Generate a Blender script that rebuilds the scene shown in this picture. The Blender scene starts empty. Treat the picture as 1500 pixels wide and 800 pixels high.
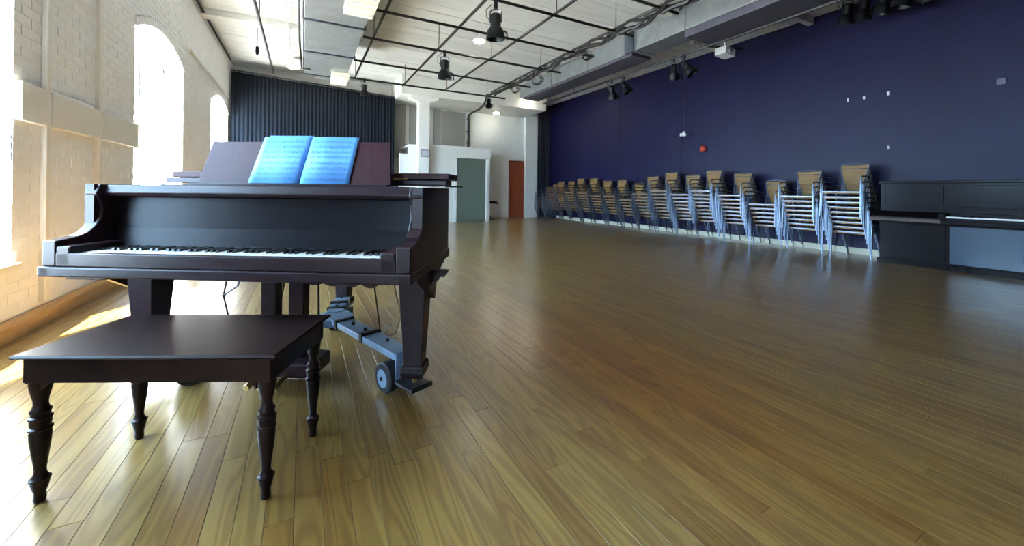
import bpy, math, random
from mathutils import Vector, Matrix, noise as mnoise
random.seed(7)
S = bpy.context.scene
COL = S.collection
PI = math.pi

# ------------------------------------------------------------------ camera
F_PX, CY, EYE = 575.0, 279.0, 1.05
YAW = math.atan(305 / F_PX)
ROLL = math.radians(0.65)
cam_d = bpy.data.cameras.new('camera')
cam = bpy.data.objects.new('camera', cam_d)
COL.objects.link(cam)
cam_d.sensor_fit = 'HORIZONTAL'
cam_d.sensor_width = 36.0
cam_d.lens = F_PX / 1500 * 36.0
cam_d.shift_y = -(400 - CY) / 1500
cam_d.clip_start = 0.02
fw = Vector((math.sin(YAW), math.cos(YAW), 0))
r0 = Vector((math.cos(YAW), -math.sin(YAW), 0))
u0 = Vector((0, 0, 1))
rt = r0 * math.cos(ROLL) + u0 * math.sin(ROLL)
up = u0 * math.cos(ROLL) - r0 * math.sin(ROLL)
m = Matrix((rt, up, -fw)).transposed().to_4x4()
m.translation = Vector((0, 0, EYE))
cam.matrix_world = m
S.camera = cam

# ------------------------------------------------------------------ world, sun, exposure
W = bpy.data.worlds.new('world')
S.world = W
W.use_nodes = True
bg = W.node_tree.nodes['Background']
bg.inputs[0].default_value = (0.44, 0.71, 1.0, 1)
bg.inputs[1].default_value = 20.0
sd = bpy.data.lights.new('sun', 'SUN')
sd.energy = 75.0
sd.angle = math.radians(1.2)
sd.color = (1.0, 0.93, 0.80)
sun = bpy.data.objects.new('sun', sd)
COL.objects.link(sun)
sun.rotation_euler = Vector((0.45, 0.70, -1.0)).to_track_quat('-Z', 'Y').to_euler()
S.view_settings.view_transform = 'Standard'
S.view_settings.look = 'None'
S.view_settings.exposure = 1.12
S.view_settings.gamma = 1.0

# ------------------------------------------------------------------ material helpers
MATS = {}
def mat(name, color, rough=0.5, metal=0.0, spec=0.5, coat=0.0, coat_r=0.1, var=0.0, vscale=6.0, vstretch=(1, 1, 1),
        bump=0.0, bscale=60.0, emit=None, estr=0.0, tone=0.0, dark=None, rvar=0.0, sheen=0.0):
    """principled material with procedural mottling, fine relief and an optional per-piece tone attribute"""
    if name in MATS: return MATS[name]
    M = bpy.data.materials.new(name); M.use_nodes = True
    nt = M.node_tree; N = nt.nodes; L = nt.links
    p = N['Principled BSDF']
    p.inputs['Base Color'].default_value = (*color, 1)
    p.inputs['Roughness'].default_value = rough
    p.inputs['Metallic'].default_value = metal
    p.inputs['Specular IOR Level'].default_value = spec
    p.inputs['Coat Weight'].default_value = coat
    p.inputs['Coat Roughness'].default_value = coat_r
    if sheen: p.inputs['Sheen Weight'].default_value = sheen
    geo = N.new('ShaderNodeNewGeometry')
    mp = N.new('ShaderNodeMapping'); L.new(geo.outputs['Position'], mp.inputs[0])
    mp.inputs['Scale'].default_value = vstretch
    if var or dark:
        nz = N.new('ShaderNodeTexNoise'); nz.inputs['Scale'].default_value = vscale; nz.inputs['Detail'].default_value = 6
        nz.inputs['Roughness'].default_value = 0.65
        L.new(mp.outputs[0], nz.inputs['Vector'])
        cr = N.new('ShaderNodeValToRGB')
        d = dark if dark else tuple(c * (1 - var) for c in color)
        cr.color_ramp.elements[0].color = (*d, 1); cr.color_ramp.elements[0].position = 0.3
        cr.color_ramp.elements[1].color = (*color, 1); cr.color_ramp.elements[1].position = 0.68
        L.new(nz.outputs['Fac'], cr.inputs[0])
        out = cr.outputs[0]
        if tone:
            at = N.new('ShaderNodeAttribute'); at.attribute_name = 'tone'
            mr = N.new('ShaderNodeMapRange'); mr.inputs['To Min'].default_value = 1 - tone; mr.inputs['To Max'].default_value = 1.0
            L.new(at.outputs['Fac'], mr.inputs['Value'])
            mx = N.new('ShaderNodeVectorMath'); mx.operation = 'SCALE'
            L.new(out, mx.inputs[0]); L.new(mr.outputs[0], mx.inputs['Scale']); out = mx.outputs[0]
        L.new(out, p.inputs['Base Color'])
        if rvar:
            mr2 = N.new('ShaderNodeMapRange'); mr2.inputs['To Min'].default_value = rough; mr2.inputs['To Max'].default_value = rough + rvar
            L.new(nz.outputs['Fac'], mr2.inputs['Value']); L.new(mr2.outputs[0], p.inputs['Roughness'])
    if bump:
        nb = N.new('ShaderNodeTexNoise'); nb.inputs['Scale'].default_value = bscale; nb.inputs['Detail'].default_value = 3
        L.new(mp.outputs[0], nb.inputs['Vector'])
        bp = N.new('ShaderNodeBump'); bp.inputs['Strength'].default_value = bump; bp.inputs['Distance'].default_value = 0.004
        L.new(nb.outputs['Fac'], bp.inputs['Height']); L.new(bp.outputs[0], p.inputs['Normal'])
    if emit:
        p.inputs['Emission Color'].default_value = (*emit, 1); p.inputs['Emission Strength'].default_value = estr
    MATS[name] = M
    return M

def floor_material():
    M = bpy.data.materials.new('oak_floor'); M.use_nodes = True
    nt = M.node_tree; N = nt.nodes; L = nt.links; p = N['Principled BSDF']
    geo = N.new('ShaderNodeNewGeometry'); at = N.new('ShaderNodeAttribute'); at.attribute_name = 'tone'
    off = N.new('ShaderNodeVectorMath'); off.operation = 'SCALE'; off.inputs[0].default_value = (31, 53, 17)
    L.new(at.outputs['Fac'], off.inputs['Scale'])
    ad = N.new('ShaderNodeVectorMath'); ad.operation = 'ADD'; L.new(geo.outputs['Position'], ad.inputs[0]); L.new(off.outputs[0], ad.inputs[1])
    mp = N.new('ShaderNodeMapping'); mp.inputs['Scale'].default_value = (9.0, 0.9, 1); L.new(ad.outputs[0], mp.inputs[0])
    nz = N.new('ShaderNodeTexNoise'); nz.inputs['Scale'].default_value = 1.0; nz.inputs['Detail'].default_value = 1.5; nz.inputs['Distortion'].default_value = 0.6
    L.new(mp.outputs[0], nz.inputs['Vector'])
    mu = N.new('ShaderNodeMath'); mu.operation = 'MULTIPLY'; mu.inputs[1].default_value = 60.0; L.new(nz.outputs['Fac'], mu.inputs[0])
    sn = N.new('ShaderNodeMath'); sn.operation = 'SINE'; L.new(mu.outputs[0], sn.inputs[0])
    # pores
    mp2 = N.new('ShaderNodeMapping'); mp2.inputs['Scale'].default_value = (240, 10, 1); L.new(ad.outputs[0], mp2.inputs[0])
    n2 = N.new('ShaderNodeTexNoise'); n2.inputs['Scale'].default_value = 1.0; n2.inputs['Detail'].default_value = 1; L.new(mp2.outputs[0], n2.inputs['Vector'])
    mr = N.new('ShaderNodeMapRange'); mr.inputs['From Min'].default_value = -1; mr.inputs['To Min'].default_value = 0.0; mr.inputs['To Max'].default_value = 1.0
    L.new(sn.outputs[0], mr.inputs['Value'])
    mixf = N.new('ShaderNodeMath'); mixf.operation = 'MULTIPLY_ADD'; mixf.inputs[1].default_value = 0.6
    L.new(mr.outputs[0], mixf.inputs[0])
    m3 = N.new('ShaderNodeMath'); m3.operation = 'MULTIPLY'; m3.inputs[1].default_value = 0.28; L.new(n2.outputs['Fac'], m3.inputs[0]); L.new(m3.outputs[0], mixf.inputs[2])
    cr = N.new('ShaderNodeValToRGB'); e = cr.color_ramp.elements
    e[0].position = 0.1; e[0].color = (0.165, 0.094, 0.026, 1); e[1].position = 0.7; e[1].color = (0.238, 0.150, 0.044, 1)
    L.new(mixf.outputs[0], cr.inputs[0])
    # plank tone: some redder, some paler
    ct = N.new('ShaderNodeValToRGB'); e = ct.color_ramp.elements
    e[0].position = 0.0; e[0].color = (0.78, 0.66, 0.52, 1); e[1].position = 1.0; e[1].color = (1.08, 1.08, 1.0, 1)
    k = ct.color_ramp.elements.new(0.45); k.color = (0.93, 0.93, 0.9, 1)
    L.new(at.outputs['Fac'], ct.inputs[0])
    mm = N.new('ShaderNodeMix'); mm.data_type = 'RGBA'; mm.blend_type = 'MULTIPLY'; mm.inputs[0].default_value = 1
    L.new(cr.outputs[0], mm.inputs[6]); L.new(ct.outputs[0], mm.inputs[7])
    # large reddish worn area
    mpl = N.new('ShaderNodeMapping'); mpl.vector_type = 'TEXTURE'; mpl.inputs['Location'].default_value = (1.65, 1.9, 0); mpl.inputs['Scale'].default_value = (0.75, 1.9, 1)
    L.new(geo.outputs['Position'], mpl.inputs[0])
    nl = N.new('ShaderNodeTexNoise'); nl.inputs['Scale'].default_value = 1.4; nl.inputs['Detail'].default_value = 3; L.new(mpl.outputs[0], nl.inputs['Vector'])
    ln = N.new('ShaderNodeVectorMath'); ln.operation = 'LENGTH'; L.new(mpl.outputs[0], ln.inputs[0])
    sb = N.new('ShaderNodeMath'); sb.operation = 'SUBTRACT'; L.new(nl.outputs['Fac'], sb.inputs[0]); L.new(ln.outputs['Value'], sb.inputs[1])
    mrl = N.new('ShaderNodeMapRange'); mrl.inputs['From Min'].default_value = -0.55; mrl.inputs['From Max'].default_value = 0.25; mrl.inputs['To Max'].default_value = 0.9
    L.new(sb.outputs[0], mrl.inputs['Value'])
    m4 = N.new('ShaderNodeMix'); m4.data_type = 'RGBA'; m4.blend_type = 'MULTIPLY'; L.new(mrl.outputs[0], m4.inputs[0])
    L.new(mm.outputs[2], m4.inputs[6]); m4.inputs[7].default_value = (1.02, 0.76, 0.58, 1)
    L.new(m4.outputs[2], p.inputs['Base Color'])
    rr = N.new('ShaderNodeMapRange'); rr.inputs['To Min'].default_value = 0.27; rr.inputs['To Max'].default_value = 0.31
    L.new(n2.outputs['Fac'], rr.inputs['Value']); L.new(rr.outputs[0], p.inputs['Roughness'])
    p.inputs['Specular IOR Level'].default_value = 0.4
    p.inputs['Coat Weight'].default_value = 0.7; p.inputs['Coat Roughness'].default_value = 0.21
    bp = N.new('ShaderNodeBump'); bp.inputs['Strength'].default_value = 0.03; bp.inputs['Distance'].default_value = 0.0006
    L.new(mr.outputs[0], bp.inputs['Height']); L.new(bp.outputs[0], p.inputs['Normal'])
    return M

def wood(name, c1, c2, rough=0.3, stretch=(3, 3, 30), scale=3.0, coat=0.0, rvar=0.1, spec=0.5):
    return mat(name, c1, rough=rough, spec=spec, dark=c2, vscale=scale, vstretch=stretch, coat=coat, rvar=rvar)

def glass_mat():
    M = bpy.data.materials.new('window_glass'); M.use_nodes = True
    nt = M.node_tree; N = nt.nodes; L = nt.links
    N.remove(N['Principled BSDF'])
    t = N.new('ShaderNodeBsdfTransparent'); g = N.new('ShaderNodeBsdfGlossy'); g.inputs['Roughness'].default_value = 0.02
    lw = N.new('ShaderNodeLayerWeight'); lw.inputs[0].default_value = 0.5
    pw_ = N.new('ShaderNodeMath'); pw_.operation = 'POWER'; pw_.inputs[1].default_value = 5.0; L.new(lw.outputs['Facing'], pw_.inputs[0])
    fr = N.new('ShaderNodeMath'); fr.operation = 'MULTIPLY_ADD'; fr.inputs[1].default_value = 0.45; fr.inputs[2].default_value = 0.02; L.new(pw_.outputs[0], fr.inputs[0])
    mx = N.new('ShaderNodeMixShader'); L.new(fr.outputs[0], mx.inputs[0]); L.new(t.outputs[0], mx.inputs[1]); L.new(g.outputs[0], mx.inputs[2])
    L.new(mx.outputs[0], N['Material Output'].inputs[0])
    return M

OAK = floor_material()
BRICK = mat('painted_brick', (0.88, 0.88, 0.88), rough=0.55, var=0.07, vscale=9, bump=0.3, bscale=45, tone=0.05)
MORTAR = mat('painted_mortar', (0.86, 0.86, 0.86), rough=0.6, var=0.06, bump=0.2)
PLASTER = mat('white_plaster', (0.74, 0.74, 0.68), rough=0.6, var=0.06, vscale=2.5, bump=0.1, bscale=30)
GREYPL = mat('grey_panel', (0.36, 0.35, 0.31), rough=0.6, var=0.1, vscale=2)
PURPLE = mat('purple_wall_paint', (0.011, 0.009, 0.040), rough=0.42, spec=0.18, var=0.25, vscale=1.6, bump=0.25, bscale=18)
WHITE = mat('white_trim_paint', (0.78, 0.77, 0.72), rough=0.4, var=0.05, bump=0.05)
CEILW = mat('ceiling_board', (0.80, 0.79, 0.74), rough=0.6, var=0.16, vscale=2.2, vstretch=(0.6, 3, 1), tone=0.14, bump=0.1)
SKIRT = wood('orange_oak_skirting', (0.62, 0.36, 0.12), (0.45, 0.24, 0.07), rough=0.35, stretch=(1, 1, 14))
CREAMSK = mat('cream_skirting_paint', (0.62, 0.58, 0.44), rough=0.4, var=0.1)
MAHOG = wood('dark_mahogany', (0.024, 0.012, 0.015), (0.014, 0.007, 0.009), rough=0.28, stretch=(3, 3, 12), spec=0.22)
MAHOGR = wood('red_mahogany', (0.045, 0.014, 0.017), (0.028, 0.009, 0.011), rough=0.36, spec=0.14, stretch=(12, 2, 2))
BENCHW = wood('bench_walnut', (0.018, 0.008, 0.007), (0.010, 0.005, 0.005), rough=0.28, spec=0.2, stretch=(2, 9, 9))
BLACKL = mat('black_lacquer', (0.008, 0.007, 0.009), rough=0.3, spec=0.08)
IVORY = mat('ivory_key', (0.72, 0.74, 0.74), rough=0.25, var=0.05)
EBONY = mat('ebony_key', (0.012, 0.012, 0.014), rough=0.25, var=0.2)
FELT = mat('black_felt', (0.01, 0.01, 0.012), rough=0.9, var=0.3)
BRASS = mat('brass', (0.55, 0.38, 0.14), rough=0.3, metal=1.0, var=0.1)
STEELB = mat('blue_grey_steel', (0.24, 0.34, 0.47), rough=0.42, metal=0.3, var=0.25, vscale=12, bump=0.1)
DARKST = mat('dark_steel', (0.03, 0.032, 0.036), rough=0.4, metal=0.6, var=0.2)
RUBBER = mat('black_rubber', (0.015, 0.016, 0.02), rough=0.6, var=0.2)
GALV = mat('galvanised_steel', (0.42, 0.45, 0.46), rough=0.42, metal=0.75, var=0.25, vscale=5, bump=0.1, bscale=12)
DUCTSHADE = mat('duct_underside_shade', (0.075, 0.070, 0.088), rough=0.6, var=0.2)  # dark purplish tone painted in for the duct's shadowed underside
BLACKP = mat('black_pipe_paint', (0.014, 0.013, 0.012), rough=0.45, var=0.2)
BLACKM = mat('black_lamp_enamel', (0.005, 0.006, 0.007), rough=0.4, spec=0.3, var=0.2)
CHROME = mat('brushed_aluminium', (0.16, 0.19, 0.25), rough=0.32, metal=1.0, var=0.12, vscale=25)
SLAT = wood('teak_slat', (0.31, 0.165, 0.045), (0.19, 0.095, 0.026), rough=0.45, stretch=(6, 1, 6))
CURT = mat('black_curtain', (0.006, 0.010, 0.017), rough=0.9, var=0.3, vscale=5, spec=0.2)
CURTB = mat('dark_drape', (0.012, 0.010, 0.020), rough=0.9, var=0.3, vscale=5)
GREEND = mat('sage_green_paint', (0.14, 0.17, 0.13), rough=0.45, var=0.08, vscale=2)
REDD = wood('rust_door_wood', (0.36, 0.085, 0.032), (0.26, 0.055, 0.022), rough=0.4, stretch=(8, 8, 1))
LAMPE = mat('lamp_glow', (1, 0.95, 0.8), emit=(1.0, 0.93, 0.76), estr=24.0)
REDB = mat('red_bell', (0.42, 0.03, 0.015), rough=0.3, var=0.1)
GREY = mat('grey_plastic', (0.28, 0.27, 0.28), rough=0.5, var=0.1)
PAPERB = mat('blue_paper', (0.10, 0.33, 0.70), rough=0.6, var=0.08, vscale=8)
INK = mat('navy_ink', (0.04, 0.15, 0.36), rough=0.7, var=0.2)
GLASS = glass_mat()
ASPH = mat('pale_pavement', (0.45, 0.44, 0.42), rough=0.8, var=0.1)

# ------------------------------------------------------------------ mesh helpers
class MB:
    def __init__(s): s.v = []; s.f = []; s.t = []; s.sm = []
    def add(s, vs, fs, tone=0.5, smooth=False):
        o = len(s.v); s.v += [tuple(v) for v in vs]
        for f in fs: s.f.append([o + i for i in f]); s.t.append(tone); s.sm.append(smooth)
        return s
    def box(s, x0, x1, y0, y1, z0, z1, tone=0.5):
        vs = [(x0, y0, z0), (x1, y0, z0), (x1, y1, z0), (x0, y1, z0), (x0, y0, z1), (x1, y0, z1), (x1, y1, z1), (x0, y1, z1)]
        return s.add(vs, [(0, 3, 2, 1), (4, 5, 6, 7), (0, 1, 5, 4), (1, 2, 6, 5), (2, 3, 7, 6), (3, 0, 4, 7)], tone)
    def bbox(s, x0, x1, y0, y1, z0, z1, b=0.003, tone=0.5):
        """box with chamfered upper edges"""
        vs = [(x0, y0, z0), (x1, y0, z0), (x1, y1, z0), (x0, y1, z0),
              (x0, y0, z1 - b), (x1, y0, z1 - b), (x1, y1, z1 - b), (x0, y1, z1 - b),
              (x0 + b, y0 + b, z1), (x1 - b, y0 + b, z1), (x1 - b, y1 - b, z1), (x0 + b, y1 - b, z1)]
        fs = [(0, 3, 2, 1), (8, 9, 10, 11)]
        for i in range(4):
            j = (i + 1) % 4
            fs += [(i, j, 4 + j, 4 + i), (4 + i, 4 + j, 8 + j, 8 + i)]
        return s.add(vs, fs, tone)
    def prism(s, pts, axis, a0, a1, tone=0.5, smooth=False):
        """extrude a 2D outline along an axis: 'x' -> pts are (y,z); 'y' -> (x,z); 'z' -> (x,y)"""
        def P(p, a): return (a, p[0], p[1]) if axis == 'x' else ((p[0], a, p[1]) if axis == 'y' else (p[0], p[1], a))
        n = len(pts); vs = [P(p, a0) for p in pts] + [P(p, a1) for p in pts]
        s.add(vs, [tuple(range(n))[::-1], tuple(range(n, 2 * n))] + [(i, (i + 1) % n, n + (i + 1) % n, n + i) for i in range(n)], tone, False)
        return s
    def tube(s, pts, r, n=8, tone=0.5, caps=True):
        pts = [Vector(p) for p in pts]; rs = r if isinstance(r, (list, tuple)) else [r] * len(pts)
        vs = []; fs = []
        prev = None
        for i, p in enumerate(pts):
            if i == 0: d = pts[1] - p
            elif i == len(pts) - 1: d = p - pts[i - 1]
            else: d = (pts[i + 1] - p).normalized() + (p - pts[i - 1]).normalized()
            d.normalize()
            if prev is None:
                a = Vector((0, 0, 1)) if abs(d.z) < 0.9 else Vector((1, 0, 0))
                u = d.cross(a).normalized()
            else:
                u = (prev - d * prev.dot(d)).normalized()
            prev = u; w = d.cross(u)
            for k in range(n):
                t = 2 * PI * k / n
                vs.append(p + (u * math.cos(t) + w * math.sin(t)) * rs[i])
        for i in range(len(pts) - 1):
            for k in range(n):
                k2 = (k + 1) % n
                fs.append((i * n + k, i * n + k2, (i + 1) * n + k2, (i + 1) * n + k))
        if caps: fs += [tuple(range(n))[::-1], tuple(range((len(pts) - 1) * n, len(pts) * n))]
        return s.add(vs, fs, tone, True)
    def lathe(s, prof, c=(0, 0, 0), n=16, axis='z', tone=0.5):
        """profile of (radius, height)"""
        vs = []; fs = []
        for r, h in prof:
            for k in range(n):
                t = 2 * PI * k / n; x, y = r * math.cos(t), r * math.sin(t)
                q = (x, y, h) if axis == 'z' else ((h, x, y) if axis == 'x' else (x, h, y))
                vs.append((c[0] + q[0], c[1] + q[1], c[2] + q[2]))
        for i in range(len(prof) - 1):
            for k in range(n):
                k2 = (k + 1) % n; fs.append((i * n + k, i * n + k2, (i + 1) * n + k2, (i + 1) * n + k))
        fs += [tuple(range(n))[::-1], tuple(range((len(prof) - 1) * n, len(prof) * n))]
        return s.add(vs, fs, tone, True)
    def xf(s, M):
        s.v = [tuple(M @ Vector(v)) for v in s.v]; return s
    def build(s, name, material, parent=None, bevel=0.0, kind=None, label=None, loc=None, auto=True):
        me = bpy.data.meshes.new(name); me.from_pydata(s.v, [], s.f)
        import bmesh
        bm = bmesh.new(); bm.from_mesh(me); bmesh.ops.recalc_face_normals(bm, faces=bm.faces)
        bm.to_mesh(me); bm.free()
        if len(set(s.t)) > 1 or s.t and s.t[0] != 0.5:
            at = me.attributes.new('tone', 'FLOAT', 'FACE'); at.data.foreach_set('value', s.t)
        me.polygons.foreach_set('use_smooth', s.sm)
        if any(s.sm):
            try: me.set_sharp_from_angle(angle=math.radians(40))
            except Exception: pass
        me.materials.append(material); me.update()
        o = bpy.data.objects.new(name, me); COL.objects.link(o)
        if parent: o.parent = parent
        if loc: o.location = loc
        if kind: o['kind'] = kind
        if label: o['label'] = label
        if bevel:
            b = o.modifiers.new('bevel', 'BEVEL'); b.width = bevel; b.segments = 2; b.limit_method = 'ANGLE'; b.angle_limit = math.radians(35)
        return o

def box(x0, x1, y0, y1, z0, z1): return MB().box(x0, x1, y0, y1, z0, z1)
def tag(o, label, cat, group=None, kind=None):
    o['label'] = label; o['category'] = cat
    if group: o['group'] = group
    if kind: o['kind'] = kind
    return o
def struct(o, label, cat='structure'):
    o['kind'] = 'structure'; o['label'] = label; o['category'] = cat; return o
def thing(name, label, cat, loc=(0, 0, 0), rz=0.0, group=None):
    o = bpy.data.objects.new(name, None); COL.objects.link(o); o.empty_display_size = 0.1
    o.location = loc; o.rotation_euler = (0, 0, rz); return tag(o, label, cat, group)
def dup(root, loc, rz=0.0, label=None):
    r = root.copy(); COL.objects.link(r); r.location = loc; r.rotation_euler = (0, 0, rz)
    if label: r['label'] = label
    for ch in list(root.children):
        c = ch.copy(); COL.objects.link(c); c.parent = r
        for g in ch.children:
            d = g.copy(); COL.objects.link(d); d.parent = c
    return r

# ------------------------------------------------------------------ room shell
XL, XR, YB, YF, ZC = -1.76, 8.65, -1.35, 13.3, 4.45

# floor: slab and oak planks
fl = box(XL - 0.6, XR + 0.3, YB - 0.3, YF + 0.3, -0.2, -0.021).build('floor', FELT)
struct(fl, 'oak strip floor running the length of the hall', 'floor')
rows = []
PW = 0.083
n_rows = int((XR - XL) / PW) + 1
def vis_size(x, y):
    d = x * fw.x + y * fw.y
    if d < 0.5: return 0
    u = 750 + F_PX * (x * r0.x + y * r0.y) / d; v = CY + F_PX * EYE / d
    if u < -60 or u > 1560 or v > 860: return 0
    return 1.0 / d
planks = []
for i in range(n_rows):
    x0 = XL + i * PW; x1 = min(x0 + PW, XR)
    y = -4.0 - random.random() * 1.5
    while y < YF:
        l = random.uniform(0.7, 2.3); y1 = min(y + l, YF)
        ya = max(y, YB)
        if y1 - ya > 0.05 and y1 > YB:
            s = max(vis_size((x0 + x1) / 2, yy) for yy in (ya, ya + (y1 - ya) * .33, ya + (y1 - ya) * .66, y1))
            planks.append((s * (y1 - ya) ** 0.3, x0 + 0.0008, x1 - 0.0008, ya + 0.0008, y1 - 0.0008, random.random()))
        y = y1
planks.sort(reverse=True)
rest = MB()
for k, (s, x0, x1, y0, y1, t) in enumerate(planks):
    dz = random.uniform(-0.0002, 0.0)
    if k < 298 and s > 0:
        MB().bbox(x0, x1, y0, y1, -0.02, dz, 0.0003, t if t != 0.5 else 0.51).build('plank', OAK, fl)
    else:
        rest.bbox(x0, x1, y0, y1, -0.02, dz, 0.0003, t)
rest.build('planks', OAK, fl, kind='stuff')

# left wall with arched windows
WINS = [(-6.6 + 4.25 * k, -6.6 + 4.25 * k + 2.08) for k in (1, 2, 3, 4)]   # starts 1.90, 6.15, 10.40; the first is cut short by the end wall
WINS[0] = (-1.27, -0.27)
WZ0, WZS, RISE = 0.50, 2.93, 0.24
def arch_z(y, y0, y1):
    t = (y - (y0 + y1) / 2) / ((y1 - y0) / 2); t = max(-1, min(1, t))
    return WZS + RISE * (1 - t * t)
def wall_left():
    m = MB(); xi, xo = XL - 0.008, XL - 0.40
    def panel(pts_in):
        m.prism(pts_in, 'x', xo, xi)
    y = YB - 0.3
    for (a, b) in WINS:
        panel([(y, 0), (a, 0), (a, ZC), (y, ZC)])
        panel([(a, 0), (b, 0), (b, WZ0), (a, WZ0)])
        n = 14
        for i in range(n):
            p, q = a + (b - a) * i / n, a + (b - a) * (i + 1) / n
            panel([(p, arch_z(p, a, b)), (q, arch_z(q, a, b)), (q, ZC), (p, ZC)])
        y = b
    panel([(y, 0), (YF, 0), (YF, ZC), (y, ZC)])
    return m
wl = wall_left().build('wall_left', MORTAR)
struct(wl, 'white painted brick wall with three arched windows', 'wall')
# bricks
bricks = []
row = 0; z = 0.16
STR = (4.30, 4.36); STR2 = (5.17, 5.23)
while z < ZC - 0.02:
    y = 3.6 - (0.115 if row % 2 else 0)
    while y < 12.5:
        ya, yb = y + 0.0035, y + 0.2265
        zt = min(z + 0.066, ZC)
        segs = [(ya, yb)]
        for (a, b) in WINS:
            ns = []
            for (p, q) in segs:
                if q <= a or p >= b or zt < WZ0 or z > WZS + RISE + 0.14: ns.append((p, q)); continue
                if z < WZS - 0.02:
                    if p < a: ns.append((p, a))
                    if q > b: ns.append((b, q))
                else:
                    if z > arch_z((p + q) / 2, a, b) + 0.13 and z > max(arch_z(p, a, b), arch_z(q, a, b)) + 0.10: ns.append((p, q))
                    elif p < a - 0.05: ns.append((p, min(q, a - 0.03)))
                    elif q > b + 0.05: ns.append((max(p, b + 0.03), q))
            segs = ns
        if 1.47 < z + 0.03 < 1.80 and ya < 6.15: segs = []
        for (p, q) in segs:
            if q - p > 0.03: bricks.append((p, q, z, zt))
        y += 0.230
    z += 0.075; row += 1
near = [b for b in bricks if 3.9 < b[0] and b[1] < 6.2 and b[2] < 2.9]
near.sort(key=lambda b: b[0] + 0.5 * abs(b[2] - 1.2)); nearset = set(near[:290])
restb = MB()
for b in bricks:
    px = random.uniform(-0.0015, 0.002); t = random.random()
    args = (XL - 0.014, XL - 0.0052 + px * 0.4, b[0], b[1], b[2], b[3])
    if b in nearset:
        MB().box(*args, tone=t).build('brick', BRICK, wl)
    else: restb.box(*args, tone=t)
for (a, b) in WINS[1:]:      # arch ring of bricks on edge
    n = 26
    for i in range(n):
        p, q = a - 0.03 + (b - a + 0.06) * i / n + 0.006, a - 0.03 + (b - a + 0.06) * (i + 1) / n
        z0 = arch_z((p + q) / 2, a, b) + 0.004
        restb.box(XL - 0.05, XL + 0.012, p, q, z0, z0 + 0.11, tone=random.random())
restb.build('bricks', BRICK, wl, kind='stuff')
# smooth band panels and vertical strips between the two near windows
for (a, b) in ((3.99, 4.29), (4.37, 5.16), (5.24, 6.14)):
    box(XL - 0.01, XL + 0.035, a, b, 1.50, 1.77).build('band_panel', WHITE, wl, bevel=0.004)
for (a, b) in (STR, STR2):
    box(XL - 0.01, XL + 0.028, a, b, 0.16, ZC - 0.02).build('vertical_strip', WHITE, wl, bevel=0.006)
box(XL, XL + 0.03, 8.6, 12.4, 3.38, 3.42).build('picture_rail', WHITE, wl, bevel=0.005)
tr = MB().tube([(XL + 0.05, 3.9, 4.36), (XL + 0.05, 12.45, 4.36)], 0.022)
struct(tr.build('trim_1', DARKST), 'dark conduit running along the top of the brick wall', 'trim')
bb = MB().prism([(XL, 0.0), (XL + 0.045, 0.0), (XL + 0.045, 0.10), (XL + 0.02, 0.125), (XL, 0.13)], 'y', 3.0, 12.4)
struct(bb.build('baseboard_left', SKIRT), 'orange stained oak skirting under the brick wall', 'baseboard')

# windows
for wi, (a, b) in enumerate(WINS):
    w = thing('window_%d' % wi, '', 'window', ((XL - 0.28), (a + b) / 2, WZ0))
    w['kind'] = 'structure'
    w['label'] = ['arched window behind the viewpoint', 'tall arched sash window at the left edge of the frame',
                  'tall arched window behind the keyboard end of the grand piano', 'arched window beside the black curtain'][wi]
    yc = (a + b) / 2; h = (b - a) / 2
    def L_(m): return m.xf(Matrix.Translation((-(XL - 0.28), -yc, -WZ0)))
    xf0, xf1 = XL - 0.31, XL - 0.25
    fr = MB()
    fr.box(xf0, xf1, a, a + 0.07, WZ0, WZS); fr.box(xf0, xf1, b - 0.07, b, WZ0, WZS); fr.box(xf0, xf1, a, b, WZ0, WZ0 + 0.08)
    n = 14
    for i in range(n):
        p, q = a + (b - a) * i / n, a + (b - a) * (i + 1) / n
        fr.prism([(p, arch_z(p, a, b) - 0.08), (q, arch_z(q, a, b) - 0.08), (q, arch_z(q, a, b)), (p, arch_z(p, a, b))], 'x', xf0, xf1)
    L_(fr).build('window_frame', WHITE, w)
    L_(box(xf0 + 0.005, xf1 - 0.005, yc - 0.045, yc + 0.045, WZ0 + 0.06, WZS + RISE - 0.05)).build('mullion', WHITE, w)
    for zz in (1.90,):
        L_(box(xf0 + 0.004, xf1 - 0.004, a + 0.05, b - 0.05, zz - 0.035, zz + 0.035)).build('meeting_rail', WHITE, w)
    for (p, q) in ((a + 0.07, yc - 0.045), (yc + 0.045, b - 0.07)):
        L_(box(XL - 0.283, XL - 0.277, p, q, WZ0 + 0.08, 1.865)).build('pane', GLASS, w)
        g = MB(); k = 8
        top = [(p + (q - p) * i / k, arch_z(p + (q - p) * i / k, a, b) - 0.08) for i in range(k + 1)]
        g.prism([(p, 1.935), (q, 1.935)] + top[::-1], 'x', XL - 0.283, XL - 0.277)
        L_(g).build('pane', GLASS, w)
    L_(box(XL - 0.25, XL + 0.04, a - 0.02, b + 0.02, WZ0 - 0.03, WZ0 + 0.012)).build('window_sill', WHITE, w, bevel=0.006)

# exterior pavement
struct(box(-26, XL - 0.45, -30, 40, -0.9, -0.8).build('ground', ASPH), 'pale pavement outside the windows', 'ground')

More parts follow.
